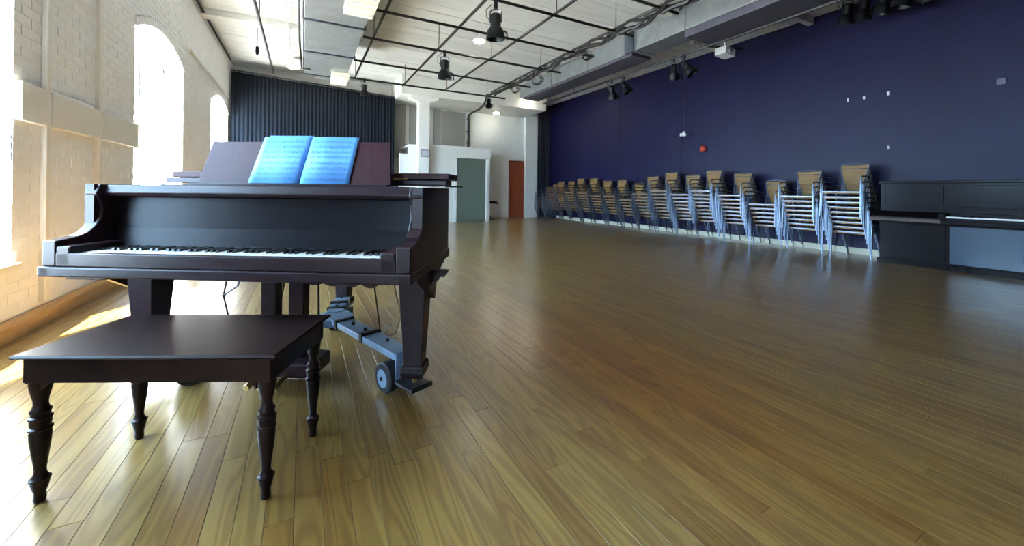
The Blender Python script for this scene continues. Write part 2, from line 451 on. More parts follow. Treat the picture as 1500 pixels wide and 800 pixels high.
# right wall
wr = box(XR, XR + 0.25, YB - 0.3, YF + 0.3, 0, ZC).build('wall_right', PURPLE)
struct(wr, 'dark purple painted wall behind the chair stacks', 'wall')
for yy in (6.95, 9.2):
    box(XR - 0.006, XR + 0.01, yy, yy + 0.02, 0.13, ZC).build('panel_seam', CURTB, wr)
bb = MB().prism([(XR, 0.0), (XR - 0.02, 0.0), (XR - 0.02, 0.09), (XR - 0.01, 0.105), (XR, 0.105)], 'y', YB, 12.6)
struct(bb.build('baseboard_right', CREAMSK), 'cream skirting board under the purple wall', 'baseboard')

# back wall (far end) and rear wall
wb = MB().box(XL - 0.4, XR + 0.25, YF, YF + 0.25, 0, ZC).build('wall_back', PLASTER)
struct(wb, 'off-white far end wall', 'wall')
box(7.53, 8.06, 13.12, YF, 0, ZC).build('pier', PLASTER, wb)
wk = box(XL - 0.4, XR + 0.25, YB - 0.25, YB, 0, ZC).build('wall_rear', PURPLE)
struct(wk, 'dark purple end wall behind the viewpoint', 'wall')
# grey high panels on the back wall left of the post
for (a, b, z0, z1) in ((2.50, 2.98, 2.1, 3.95), (3.10, 3.62, 2.35, 3.9), (3.95, 4.20, 2.35, 3.85), (4.24, 5.10, 2.35, 3.82)):
    box(a, b, YF - 0.03, YF, z0, z1).build('grey_panel', GREYPL, wb, bevel=0.004)
box(5.5, 6.9, YF - 0.02, YF, 0.0, 0.11).build('trim_3', CREAMSK)
struct(bpy.data.objects['trim_3'], 'cream skirting on the far wall beside the rust red door', 'trim')

# ceiling
ce = box(XL - 0.4, XR + 0.25, YB - 0.3, YF + 0.3, ZC + 0.03, ZC + 0.2).build('ceiling', FELT)
struct(ce, 'cream painted board ceiling', 'ceiling')
y = YB; i = 0
while y < YF:
    y1 = min(y + 0.30, YF)
    box_ = MB().box(XL, XR, y + 0.003, y1 - 0.003, ZC - random.uniform(0, 0.006), ZC + 0.035, tone=random.random())
    box_.build('board', CEILW, ce)
    y = y1
for yy in (3.15, 5.05, 9.45):
    o = MB().box(XL, 6.0, yy - 0.14, yy + 0.14, ZC - 0.12, ZC - 0.004, tone=0.8).build('joist', CEILW, ce)
# back beam carried by the post
struct(box(2.50, 7.52, 11.68, 13.29, 3.87, ZC - 0.01).build('trim_2', PLASTER), 'white boxed soffit across the far end above the post', 'soffit')

# booth
bo = bpy.data.objects.new('wall_booth', None); COL.objects.link(bo); bo.location = (4.0, 12.0, 0)
struct(bo, 'low white partition booth around the sage green door', 'wall')
def lb(m, loc=(4.0, 12.0, 0)): return m.xf(Matrix.Translation((-loc[0], -loc[1], -loc[2])))
lb(MB().prism([(2.54, 0), (4.32, 0), (4.32, 2.42), (2.80, 2.42), (2.80, 2.13), (2.54, 2.13)], 'y', 12.0, 12.1)).build('front_panel', PLASTER, bo)
lb(box(4.32, 5.40, 12.0, 12.1, 2.10, 2.42)).build('lintel', PLASTER, bo)
lb(box(5.40, 5.52, 12.0, YF, 0, 2.42)).build('side_panel', PLASTER, bo)
lb(box(2.80, 5.52, 12.1, YF, 2.36, 2.40)).build('top_panel', PLASTER, bo)
lb(box(3.5, 5.54, 11.98, 12.0, 2.395, 2.45)).build('cornice', WHITE, bo)
d = thing('door_1', 'sage green flush door in the white booth', 'door', (4.86, 12.03, 0)); d['kind'] = 'structure'
def rel(m, o): return m.xf(Matrix.Translation(-o.location))
rel(box(4.34, 5.37, 12.01, 12.06, 0.01, 2.08), d).build('door_leaf', GREEND, d, bevel=0.004)
fr = MB().box(4.26, 4.34, 11.97, 12.11, 0, 2.15).box(5.37, 5.45, 11.97, 12.11, 0, 2.15).box(4.26, 5.45, 11.97, 12.11, 2.08, 2.15)
rel(fr, d).build('door_frame', WHITE, d, bevel=0.004)
rel(MB().tube([(4.42, 11.95, 1.02), (4.55, 11.95, 1.02)], 0.012).tube([(4.42, 12.01, 1.02), (4.42, 11.95, 1.02)], 0.012), d).build('door_handle', CHROME, d)
d = thing('door_2', 'narrow rust red door on the far wall', 'door', (7.2, 13.25, 0)); d['kind'] = 'structure'
rel(box(6.95, 7.46, 13.22, 13.27, 0.01, 2.13), d).build('door_leaf', REDD, d, bevel=0.004)
rel(MB().box(6.90, 6.95, 13.2, 13.3, 0, 2.18).box(7.46, 7.51, 13.2, 13.3, 0, 2.18).box(6.90, 7.51, 13.2, 13.3, 2.13, 2.18), d).build('door_frame', REDD, d)
rel(MB().lathe([(0.0, 0), (0.03, 0.0), (0.03, -0.03), (0.0, -0.04)], (7.39, 13.2, 1.0), 10, 'y'), d).build('door_handle', DARKST, d)

# post
po = thing('support_post', 'white square post with flared capital beside the booth', 'post', (3.19, 11.84, 0))
box(-0.165, 0.165, -0.13, 0.13, 0, 3.70).build('shaft', WHITE, po, bevel=0.008)
MB().prism([(-0.17, 3.68), (0.17, 3.68), (0.44, 3.78), (0.44, 3.868), (-0.44, 3.868), (-0.44, 3.78)], 'y', -0.15, 0.15).build('capital', WHITE, po, bevel=0.005)
sg = thing('notice_frame', 'small grey framed notice fixed to the white post', 'sign', (3.22, 11.69, 2.14))
MB().box(-0.14, 0.14, -0.02, 0.015, -0.11, 0.11).build('frame', GREY, sg, bevel=0.004)
MB().box(-0.11, 0.11, -0.026, -0.019, -0.08, 0.08).build('panel', mat('pale_grey_card', (0.5, 0.5, 0.55), var=0.1), sg)

# curtains
def curtain(name, x0, x1, y, z0, z1, mtl, amp, nfold, label, sag=0.0, seed=0):
    rnd = random.Random(seed)
    nx = nfold * 8; nz = 6; vs = []; fs = []
    ph = [rnd.uniform(-0.5, 0.5) for _ in range(nfold + 2)]
    root = thing(name, label, 'curtain', ((x0 + x1) / 2, y, z0))
    for j in range(nz + 1):
        tz = j / nz
        for i in range(nx + 1):
            tx = i / nx; f = tx * nfold
            a = amp * (0.75 + 0.25 * math.sin(f * 1.7)) * (1.05 - 0.35 * tz)
            yy = a * math.sin(2 * PI * f + ph[int(f)] * 0.6 * math.sin(PI * (f % 1)))
            zz = (z1 - sag * tx - z0) * tz
            vs.append((x0 + (x1 - x0) * tx - (x0 + x1) / 2 + 0.25 * amp * math.sin(4 * PI * f), yy, zz))
    for j in range(nz):
        for i in range(nx):
            a = j * (nx + 1) + i; fs.append((a, a + 1, a + nx + 2, a + nx + 1))
    o = MB().add(vs, fs, smooth=True)
    me = o.build('drape', mtl, root)
    sm = me.modifiers.new('thick', 'SOLIDIFY'); sm.thickness = 0.006
    MB().tube([(x0 - (x0 + x1) / 2, 0, z1 - z0 + 0.03), (x1 - (x0 + x1) / 2, 0, z1 - sag - z0 + 0.03)], 0.025).build('rail', DARKST, root)
    return root
curtain('stage_curtain', XL + 0.05, 2.47, 12.55, 0.02, 4.10, CURT, 0.020, 44, 'long black pleated curtain closing off the far left end', 0.22, 3)
curtain('side_drape', 8.08, 8.60, 13.1, 0.02, 4.35, CURTB, 0.05, 5, 'narrow black drape in the far right corner', 0.0, 5)

# ------------------------------------------------------------------ ceiling services
ZP = 3.9
grid = thing('lighting_grid', 'black steel pipe grid hung under the cream ceiling', 'pipe grid', (2.4, 8.0, ZP))
def relg(m): return m.xf(Matrix.Translation((-2.4, -8.0, -ZP)))
for x, y0, y1 in ((-0.70, 3.5, 11.5), (1.14, 3.5, 11.0), (2.40, 3.5, 11.1), (3.58, 3.2, 10.95), (4.84, 2.6, 10.5)):
    relg(MB().tube([(x, y0, ZP + 0.03), (x, y1, ZP + 0.03)], 0.024, 8)).build('long_pipe', BLACKP, grid)
for y in (4.27, 5.28, 6.50, 7.77, 9.27, 10.80):
    x1 = {4.27: 5.2, 5.28: 5.25, 6.5: 5.35, 7.77: 5.4, 9.27: 5.45, 10.8: 5.45}[y]
    relg(MB().tube([(0.95, y, ZP - 0.02), (x1, y, ZP - 0.02)], 0.024, 8)).build('cross_pipe', BLACKP, grid)
for x in (1.14, 2.40, 3.58, 4.84):
    for y in (5.28, 7.77, 10.8):
        relg(MB().tube([(x, y, ZP), (x, y, ZC - 0.002)], 0.007, 6)).build('hanger_rod', BLACKP, grid)
for y in (5, 8, 11):
    relg(MB().tube([(-0.70, y, ZP + 0.03), (-0.70, y, ZC - 0.002)], 0.007, 6)).build('hanger_rod', BLACKP, grid)

# cables wrapped along the right hand long pipe
for ci, (seed, off) in enumerate(((1, 0.03), (2, 0.07), (3, -0.04))):
    rnd = random.Random(seed); pts = []
    for k in range(60):
        y = 3.0 + (10.3 - 3.0) * k / 59
        s_ = abs(math.sin(k * 0.42 + seed))
        pts.append((4.84 + off + 0.05 * math.sin(k * 0.9 + seed), y, ZP + 0.02 - 0.015 - 0.11 * s_ * (0.5 + 0.5 * rnd.random())))
    if ci == 0: pts += [(4.75, 10.6, 3.85), (4.9, 11.0, 3.80), (5.0, 11.4, 3.74), (5.1, 12.0, 3.72), (5.22, 12.9, 3.78), (5.22, 13.22, 3.74)]
    o = MB().tube(pts, 0.036 if ci == 0 else 0.026, 6).build('power_cable', BLACKP)
    tag(o, ['thickest black cable slung along the grid and back to the far wall', 'thin black cable looping under the grid pipe, right of the others', 'thin black cable looping under the grid pipe, left of the others'][ci], 'cable')
for k, (y, r) in enumerate(((9.2, 0.13), (8.1, 0.17), (6.2, 0.12))):
    m_ = MB()
    for j in range(3):
        m_.tube([(4.95 + (r - 0.02 * j) * math.cos(t * PI / 8) * 0.9, y + 0.03 * j + 0.05 * math.sin(t * 0.7), ZP - 0.12 + (r - 0.02 * j) * math.sin(t * PI / 8)) for t in range(17)], 0.009, 5)
    tag(m_.build('cable_coil', BLACKP), 'coil of black cable on the grid, %s' % ['nearest the far wall', 'halfway along', 'nearest the viewer'][k], 'cable', 'cable coils on the grid')
co = thing('wall_conduit', 'black vertical conduit on the far wall above the booth', 'pipe', (5.22, 13.24, 2.6))
MB().tube([(0, 0, 0), (0, 0, 1.13)], 0.045, 8).build('pipe', BLACKP, co)
for z in (0.15, 0.55, 1.0): MB().box(-0.06, 0.06, -0.02, 0.06, z - 0.02, z + 0.02).build('clip', DARKST, co)

# left duct
du = thing('ceiling_duct', 'galvanised flat duct hanging over the grand piano', 'duct', (0.40, 7.5, 3.5))
def reld(m): return m.xf(Matrix.Translation((-0.40, -7.5, -3.5)))
for k, (a, b) in enumerate(((3.2, 4.9), (4.9, 6.4), (6.4, 7.9), (7.9, 9.5))):
    reld(box(-0.02, 0.80, a + 0.004, b - 0.004, 3.5, 3.95)).build('duct_section', GALV, du, bevel=0.005)
    reld(MB().box(-0.04, 0.82, b - 0.02, b + 0.02, 3.482, 3.97)).build('flange', CHROME, du)
reld(MB().prism([(9.5, 3.5), (10.3, 3.62), (10.3, 3.9), (9.5, 3.95)], 'x', 0.2, 0.80)).build('end_section', GALV, du)
for (x0, x1, y0, y1) in ((0.45, 0.82, 4.9, 5.75), (0.50, 0.84, 9.0, 9.75)):
    r_ = reld(box(x0, x1, y0, y1, 3.40, 3.50)).build('register_box', mat('cream_register', (0.55, 0.53, 0.42), rough=0.5, var=0.05), du, bevel=0.006)
    for j in range(5):
        yy = y0 + 0.08 + (y1 - y0 - 0.16) * j / 4
        reld(box(x0 + 0.03, x1 - 0.03, yy - 0.012, yy + 0.012, 3.392, 3.401)).build('louvre', WHITE, r_)
for x in (-0.03, 0.81):
    for y in (4.5, 6.9, 9.2): reld(MB().tube([(x, y, 3.6), (x, y, ZC - 0.002)], 0.006, 6)).build('hanger_rod', DARKST, du)
# white conduit and pipe left of the duct
tag(MB().tube([(-0.36, 3.0, 4.28), (-0.30, 11.65, 4.28)], 0.018, 6).build('white_conduit', WHITE), 'thin white conduit running to the round lamp near the curtain', 'conduit')
tag(MB().tube([(-0.10, 4.0, 4.0), (-0.10, 8.5, 4.0), (-0.10, 8.9, 3.98), (-0.06, 8.9, 3.45), (0.10, 8.9, 3.44)], 0.02, 8).build('sprinkler_pipe', BLACKP), 'dark sprinkler pipe with an elbow beside the hanging duct', 'pipe')
hm = thing('hanging_microphone', 'tiny dark pendant hanging by the left grid pipe', 'pendant', (-0.90, 9.9, ZC))
MB().tube([(0, 0, 0), (0, 0, -0.42)], 0.004, 5).build('cord', BLACKP, hm)
MB().lathe([(0.0, -0.40), (0.03, -0.42), (0.035, -0.52), (0.02, -0.58), (0.0, -0.60)], (0, 0, 0), 10).build('body', BLACKM, hm)

# right duct
d2 = thing('main_duct', 'long silver rectangular duct along the purple wall', 'duct', (6.3, 7.0, 3.98))
def r2(m): return m.xf(Matrix.Translation((-6.3, -7.0, -3.98)))
secs = [(1.0, 3.6), (3.6, 4.85), (4.85, 6.05), (6.05, 7.6), (7.6, 9.2), (9.2, 11.0)]
for a, b in secs:
    r2(box(6.08, 6.62, a + 0.003, b - 0.003, 4.0, 4.40)).build('duct_section', GALV, d2, bevel=0.004)
    r2(box(6.06, 6.64, a - 0.018, a + 0.018, 3.985, 4.412)).build('flange', GALV, d2)
for a, b in ((6.15, 10.8), (2.2, 4.85)):
    x1 = 6.66 if a > 5 else 6.85
    r2(box(6.09, x1, a, b, 3.93 if a > 5 else 3.86, 3.998)).build('shaded_underside', DUCTSHADE, d2, bevel=0.006)  # slabs added below the duct, coloured dark in place of shade
r2(MB().box(6.02, 6.08, 6.05, 6.30, 3.98, 4.41)).build('flexible_collar', CHROME, d2)
sp = thing('spotlight_bar', 'black spotlight bar running beneath the main duct', 'pipe', (6.72, 7.0, 3.82))
MB().tube([(0, -4.9, 0), (0, 3.6, 0)], 0.026, 8).build('bar', BLACKP, sp)
for y in (-4, -2, 0, 2, 3.4): MB().tube([(0, y, 0), (0, y, 0.62)], 0.008, 6).build('hanger_rod', BLACKP, sp)

# round ceiling lamps
def lamp(x, y, z, r, label):
    t = thing('ceiling_lamp', label, 'lamp', (x, y, z), 0, 'round ceiling lamps')
    MB().tube([(0, 0, 0.03), (0, 0, 0.048 if z < 4 else ZC - 0.002 - z)], 0.012, 6).build('stem', WHITE, t)
    MB().lathe([(0.02, 0.045), (0.08, 0.04), (r + 0.015, 0.02), (r + 0.02, 0.0), (r, -0.002), (0.0, 0.0)], (0, 0, 0), 20).build('reflector', WHITE, t)
    MB().lathe([(0.0, 0.0), (r * 0.97, -0.004), (r * 0.8, -0.03), (r * 0.4, -0.045), (0.0, -0.05)], (0, 0, 0), 20).build('diffuser', LAMPE, t)
lamp(-0.27, 11.7, 4.2, 0.15, 'round lit ceiling lamp in front of the black curtain')
lamp(3.24, 7.66, 4.2, 0.12, 'round lit ceiling lamp above the middle of the pipe grid')
lamp(6.07, 12.70, 3.82, 0.12, 'round lit ceiling lamp over the booth end of the far wall')
lamp(6.74, 11.50, 4.2, 0.12, 'round lit ceiling lamp at the far end of the silver duct')

# stage spotlights
def spotlight(x, y, zt, sc, rz, tilt, label, name='stage_spotlight'):
    t = thing(name, label, 'spotlight', (x, y, zt), rz, 'black stage spotlights')
    s = sc
    MB().box(-0.03 * s, 0.03 * s, -0.03 * s, 0.03 * s, -0.10 * s, 0.03).build('clamp', DARKST, t, bevel=0.004)
    yk = MB().tube([(-0.085 * s, 0, -0.30 * s), (-0.085 * s, 0, -0.14 * s), (-0.06 * s, 0, -0.11 * s), (0.06 * s, 0, -0.11 * s), (0.085 * s, 0, -0.14 * s), (0.085 * s, 0, -0.30 * s)], 0.011 * s, 6)
    yk.build('yoke', CHROME, t)
    R = Matrix.Translation((0, 0, -0.22 * s)) @ Matrix.Rotation(tilt, 4, 'X') @ Matrix.Translation((0, 0, 0.22 * s))
    MB().lathe([(0.0, -0.17 * s), (0.06 * s, -0.17 * s), (0.078 * s, -0.19 * s), (0.08 * s, -0.38 * s), (0.0, -0.381 * s)], (0, 0, 0), 14).xf(R).build('lamp_housing', BLACKM, t)
    MB().lathe([(0.081 * s, -0.36 * s), (0.13 * s, -0.43 * s), (0.145 * s, -0.55 * s), (0.125 * s, -0.55 * s), (0.10 * s, -0.45 * s), (0.0, -0.44 * s)], (0, 0, 0), 16).xf(R).build('hood', BLACKM, t)
    MB().tube([(0.13 * s, 0, -0.42 * s), (0.17 * s, 0.0, -0.45 * s), (0.18 * s, 0, -0.56 * s)], 0.014 * s, 6).xf(R).build('handle', DARKST, t)
    MB().tube([(-0.06 * s, 0.01, -0.02), (-0.15 * s, 0.02, -0.10 * s), (-0.14 * s, 0.0, -0.22 * s), (-0.07 * s, 0, -0.28 * s)], 0.006, 5).build('cord', BLACKP, t)
    return t
spotlight(2.55, 5.40, ZP + 0.0, 1.0, YAW * -1, 0.06, 'largest black stage spotlight, nearest on the pipe grid')
spotlight(2.52, 7.75, ZP - 0.03, 1.0, -0.4, 0.12, 'black stage spotlight on the second pipe, left of the others')
spotlight(1.36, 10.80, ZP - 0.02, 0.75, -0.3, 0.1, 'small black spotlight in front of the black curtain')
spotlight(4.86, 10.70, ZP + 0.0, 0.7, -0.5, -0.3, 'small black spotlight near the far wall lamps')
spotlight(6.72, 7.45, 3.82, 0.85, -0.9, 0.5, 'left of the pair of black spotlights on the duct bar')
spotlight(6.72, 7.05, 3.82, 0.8, 0.5, -0.5, 'right of the pair of black spotlights on the duct bar')
spotlight(6.72, 5.60, 3.82, 0.8, -0.9, 0.7, 'black spotlight under the bar, left of the white bracket')
spotlight(6.72, 5.35, 3.82, 0.85, 0.4, -0.6, 'black spotlight under the bar, nearest the white bracket')
for k, (x, y) in enumerate(((7.85, 3.12), (7.86, 2.90), (7.88, 2.66), (7.88, 2.40), (7.88, 2.15))):
    spotlight(x, y, 4.32, 0.85, -0.9 + 0.3 * k, 0.3, 'dark spotlight at the top edge above the upright piano, %s of five' % ['leftmost', 'second from left', 'middle', 'second from right', 'rightmost'][k])
tag(MB().tube([(7.88, 1.6, 4.34), (7.86, 3.3, 4.34)], 0.025).tube([(7.88, 1.9, 4.34), (7.88, 1.9, ZC - 0.002)], 0.01).tube([(7.86, 3.2, 4.34), (7.86, 3.2, ZC - 0.002)], 0.01).build('short_bar', BLACKP), 'short black bar carrying the spotlights above the upright piano', 'pipe')

# wall bracket with white unit
wbk = thing('wall_projector', 'white device on a bracket high beside the silver duct', 'projector', (7.55, 5.05, 3.92))
MB().prism([(-0.16, -0.07), (0.16, -0.10), (0.17, 0.04), (-0.14, 0.08)], 'y', -0.12, 0.12).build('body', WHITE, wbk, bevel=0.01)
MB().lathe([(0.0, -0.19), (0.05, -0.19), (0.05, -0.11), (0.0, -0.11)], (-0.06, 0, -0.02), 12, 'y').build('lens_barrel', GREY, wbk)
MB().tube([(0, 0, 0.06), (0, 0, 0.528)], 0.02).build('drop_pole', WHITE, wbk)
MB().tube([(-0.4, 0.15, 0.10), (0.45, -0.1, 0.10)], 0.02, 6).build('cross_arm', BLACKP, wbk)
for y, z, l in ((5.7, 4.28, 0.5), (3.95, 4.30, 0.5)):
    tag(box(XR - 1.2, XR - 0.05, y, y + 0.10, z, z + 0.1499).build('soffit_bracket', PLASTER), 'pale ceiling strut above the purple wall, %s' % ('by the spotlights' if y > 5 else 'nearest the viewer'), 'strut')

# pendant socket, bell, hooks
pw = thing('hanging_sensor', 'small white fitting on a long rod against the purple wall', 'fitting', (8.45, 6.72, 2.52))
MB().tube([(0, 0, 0.05), (0, 0, ZC - 2.522)], 0.009, 6).build('rod', BLACKP, pw)
MB().lathe([(0.0, 0.07), (0.03, 0.06), (0.045, 0.0), (0.03, -0.05), (0.0, -0.06)], (0, 0, 0), 12).build('body', WHITE, pw)
MB().lathe([(0.0, 0.05), (0.025, 0.03), (0.03, -0.03), (0.0, -0.04)], (-0.02, 0.07, -0.01), 10).build('lens', WHITE, pw)
MB().lathe([(0.0, 0.03), (0.025, 0.02), (0.03, -0.03), (0.0, -0.04)], (-0.02, -0.06, -0.02), 10).build('lens', WHITE, pw)
be = thing('alarm_bell', 'round red alarm bell on the purple wall', 'bell', (XR - 0.002, 6.30, 2.12))
MB().lathe([(0.0, 0.0), (0.05, 0.0), (0.05, -0.03), (0.0, -0.03)], (0, 0, 0), 16, 'x').build('mount', DARKST, be)
MB().lathe([(0.085, -0.03), (0.082, -0.05), (0.06, -0.075), (0.02, -0.088), (0.0, -0.09)], (0, 0, 0), 20, 'x').build('gong', REDB, be)
for k, (y, z) in enumerate(((3.42, 2.745), (3.19, 2.745), (2.87, 2.75), (2.86, 1.84))):
    t = thing('wall_hook', ['tiny white hook high on the purple wall, leftmost', 'tiny white hook high on the purple wall, second from left', 'tiny white hook high on the purple wall, third from left', 'tiny white hook alone lower on the purple wall'][k], 'hook', (XR, y, z), 0, 'white wall hooks')
    MB().box(-0.012, 0.0, -0.012, 0.012, -0.03, 0.03).build('plate', WHITE, t)
    MB().tube([(-0.01, 0, -0.01), (-0.035, 0, -0.015), (-0.04, 0, 0.012)], 0.005, 6).build('peg', WHITE, t)
tag(MB().box(XR - 0.02, XR, 1.62, 1.70, 2.62, 2.70).build('wall_plate', mat('purple_plate', (0.06, 0.06, 0.1), rough=0.4, var=0.1)), 'faint painted socket plate high on the purple wall', 'socket')

# music stand by the booth
ms = thing('music_stand', 'black folded music stand beside the white booth', 'stand', (5.75, 12.6, 0))
MB().tube([(0, 0, 0.1), (0, 0, 0.62)], 0.014, 6).build('pole', BLACKP, ms)
for a in (0.3, 2.4, 4.5): MB().tube([(0, 0, 0.18), (0.24 * math.cos(a), 0.24 * math.sin(a), 0.012)], 0.012, 6).build('leg', BLACKP, ms)
MB().prism([(-0.08, 0.58), (0.42, 0.56), (0.30, 0.66), (0.05, 0.68)], 'y', -0.02, 0.02).build('desk', BLACKM, ms)

# ------------------------------------------------------------------ grand piano
PO = Vector((0.386, 1.6, 0)); PR = -math.radians(30.9)
gp = thing('grand_piano', 'dark mahogany grand piano with closed lid and open keyboard', 'piano', PO, PR)
RIM = []   # outline from front right, up the treble side, round the bentside and tail to front left
RIM += [(0.0, 0.16), (0.0, 0.62)]
ctrl = [(0.0, 0.62), (-0.01, 0.76), (-0.09, 0.90), (-0.25, 1.0), (-0.45, 1.09), (-0.62, 1.22), (-0.74, 1.42), (-0.86, 1.62), (-1.06, 1.74), (-1.32, 1.74), (-1.52, 1.66), (-1.60, 1.50)]
def catmull(P, k=4):
    out = []
    for i in range(len(P) - 1):
        p0, p1, p2, p3 = P[max(i - 1, 0)], P[i], P[i + 1], P[min(i + 2, len(P) - 1)]
        for j in range(k):
            t = j / k
            out.append(tuple(0.5 * (2 * p1[c] + (p2[c] - p0[c]) * t + (2 * p0[c] - 5 * p1[c] + 4 * p2[c] - p3[c]) * t * t + (3 * p1[c] - p0[c] - 3 * p2[c] + p3[c]) * t ** 3) for c in (0, 1)))
    out.append(P[-1]); return out
RIM = RIM[:1] + catmull(ctrl) + [(-1.60, 0.16)]
def strip(path, z0, z1, off0, off1, m=None):
    """wall following a path in plan, between offsets (positive = outward)"""
    m = m or MB(); n = len(path); A = []; Bq = []
    for i, p in enumerate(path):
        a = path[max(i - 1, 0)]; b = path[min(i + 1, n - 1)]
        dx, dy = b[0] - a[0], b[1] - a[1]; l = math.hypot(dx, dy); nx, ny = dy / l, -dx / l
        A.append((p[0] + nx * off0, p[1] + ny * off0)); Bq.append((p[0] + nx * off1, p[1] + ny * off1))
    vs = []
    for i in range(n): vs += [(*A[i], z0), (*Bq[i], z0), (*Bq[i], z1), (*A[i], z1)]
    fs = []
    for i in range(n - 1):
        for k in range(4):
            k2 = (k + 1) % 4; fs.append((i * 4 + k, i * 4 + k2, i * 4 + 4 + k2, i * 4 + 4 + k))
    fs += [(0, 1, 2, 3), (4 * n - 4, 4 * n - 3, 4 * n - 2, 4 * n - 1)]
    return m.add(vs, fs)
rim = strip(RIM, 0.712, 1.058, -0.045, 0.0).build('rim', MAHOG, gp)
rimb = [(0.0, -0.012)] + RIM[1:-1] + [(-1.60, -0.012)]
strip(rimb, 0.66, 0.704, -0.05, 0.008).build('rim_moulding', MAHOG, gp, bevel=0.006)
# cheeks (arms)
prof = [(0.0, 0.704), (0.0, 0.812), (0.05, 0.818), (0.09, 0.824), (0.125, 0.838), (0.155, 0.865), (0.175, 0.90), (0.184, 0.94), (0.18, 0.975), (0.165, 1.0), (0.155, 1.015), (0.165, 1.035), (0.175, 1.058), (0.34, 1.058), (0.34, 0.704)]
for a0, a1 in ((-0.062, 0.0), (-1.60, -1.538)):
    MB().prism(prof, 'x', a0, a1).build('arm', MAHOG, gp, bevel=0.005)
# key bed, key slip, key blocks
MB().box(-1.6, 0.0, -0.012, 0.50, 0.66, 0.703).build('keybed', MAHOG, gp, bevel=0.006)
MB().box(-1.538, -0.062, 0.0, 0.035, 0.704, 0.761).build('key_slip', MAHOG, gp, bevel=0.004)
MB().box(-0.13, -0.062, 0.0, 0.30, 0.704, 0.790).build('key_block', MAHOG, gp, bevel=0.008)
MB().box(-1.538, -1.472, 0.0, 0.30, 0.704, 0.790).build('key_block', MAHOG, gp, bevel=0.008)
K0, K1 = -1.470, -0.132; kw = (K1 - K0) / 52
wk0 = MB().box(0, kw - 0.0012, 0, 0.15, 0, 0.022).build('white_key', IVORY, gp, bevel=0.0015); wk0.location = (K0, 0.045, 0.738)
for i in range(1, 52):
    o = wk0.copy(); COL.objects.link(o); o.location = (K0 + i * kw, 0.045, 0.738)
bk0 = None
for i in range(51):
    if (i % 7) in (0, 2, 3, 5, 6):
        if bk0 is None:
            bk0 = MB().prism([(0.055, 0.76), (0.058, 0.771), (0.15, 0.772), (0.15, 0.74), (0.055, 0.74)], 'x', -0.006, 0.006).build('black_key', EBONY, gp); o = bk0
        else: o = bk0.copy(); COL.objects.link(o)
        o.location = (K0 + (i + 1) * kw, 0.045, 0)
MB().box(K0, K1, 0.195, 0.205, 0.735, 0.765).build('key_felt', FELT, gp)
# fallboard (raised) with curved lower edge, name rail
MB().prism([(0.20, 0.758), (0.215, 0.765), (0.245, 0.85), (0.262, 1.0), (0.30, 1.0), (0.30, 0.74), (0.20, 0.74)], 'x', -1.536, -0.064).build('fallboard', BLACKL, gp, bevel=0.004)
MB().prism([(0.20, 1.004), (0.185, 1.02), (0.20, 1.055), (0.36, 1.055), (0.36, 1.004)], 'x', -1.537, -0.063).build('front_rail', MAHOG, gp, bevel=0.004)
MB().box(-1.42, -0.16, 0.35, 0.62, 1.050, 1.062).build('music_shelf', MAHOG, gp)
# belly board inside the rim
inner = [(p[0], p[1]) for p in RIM]
MB().prism([(p[0] + (0.03 if p[0] < -0.8 else -0.03), p[1] - 0.03 if p[1] > 0.8 else p[1]) for p in inner], 'z', 0.70, 0.73).build('belly_board', BLACKL, gp)
# music desk
def tiltz(b0, z0, b1, z1, a_lo0, a_lo1, a_hi0, a_hi1, th):
    n = Vector((0, -(z1 - z0), (b1 - b0))).normalized() * th
    vs = [(a_lo0, b0, z0), (a_lo1, b0, z0), (a_hi1, b1, z1), (a_hi0, b1, z1)]
    vs2 = [(v[0] - n[0], v[1] - n[1], v[2] - n[2]) for v in vs]
    return MB().add(vs + vs2, [(0, 1, 2, 3), (7, 6, 5, 4), (0, 4, 5, 1), (1, 5, 6, 2), (2, 6, 7, 3), (3, 7, 4, 0)])
tiltz(0.44, 1.062, 0.53, 1.305, -1.30, -0.245, -1.29, -0.285, 0.014).build('music_desk', MAHOGR, gp, bevel=0.003)
MB().box(-1.30, -0.245, 0.385, 0.44, 1.060, 1.072).build('desk_ledge', MAHOG, gp, bevel=0.003)
# lid
lidp = [(0.012, 0.60)] + [(p[0] + 0.012 * (1 if p[0] > -0.8 else -1.2), p[1] + (0.04 if p[1] > 1.2 else 0.02)) for p in catmull(ctrl)[1:-1]] + [(-1.635, 1.5), (-1.635, 0.60)]
MB().prism(lidp, 'z', 1.072, 1.102).build('lid', MAHOG, gp, bevel=0.005)
MB().box(-1.60, 0.025, 0.605, 0.86, 1.103, 1.140).build('front_lid', MAHOGR, gp, bevel=0.007)
for a in (-1.3, -0.8, -0.25): MB().tube([(a - 0.04, 0.600, 1.105), (a + 0.04, 0.600, 1.105)], 0.006, 6).build('hinge', BRASS, gp)
MB().tube([(0.0, 0.62, 1.067), (0.06, 0.64, 1.068), (0.09, 0.66, 1.066)], 0.005, 6).build('prop_hook', DARKST, gp)
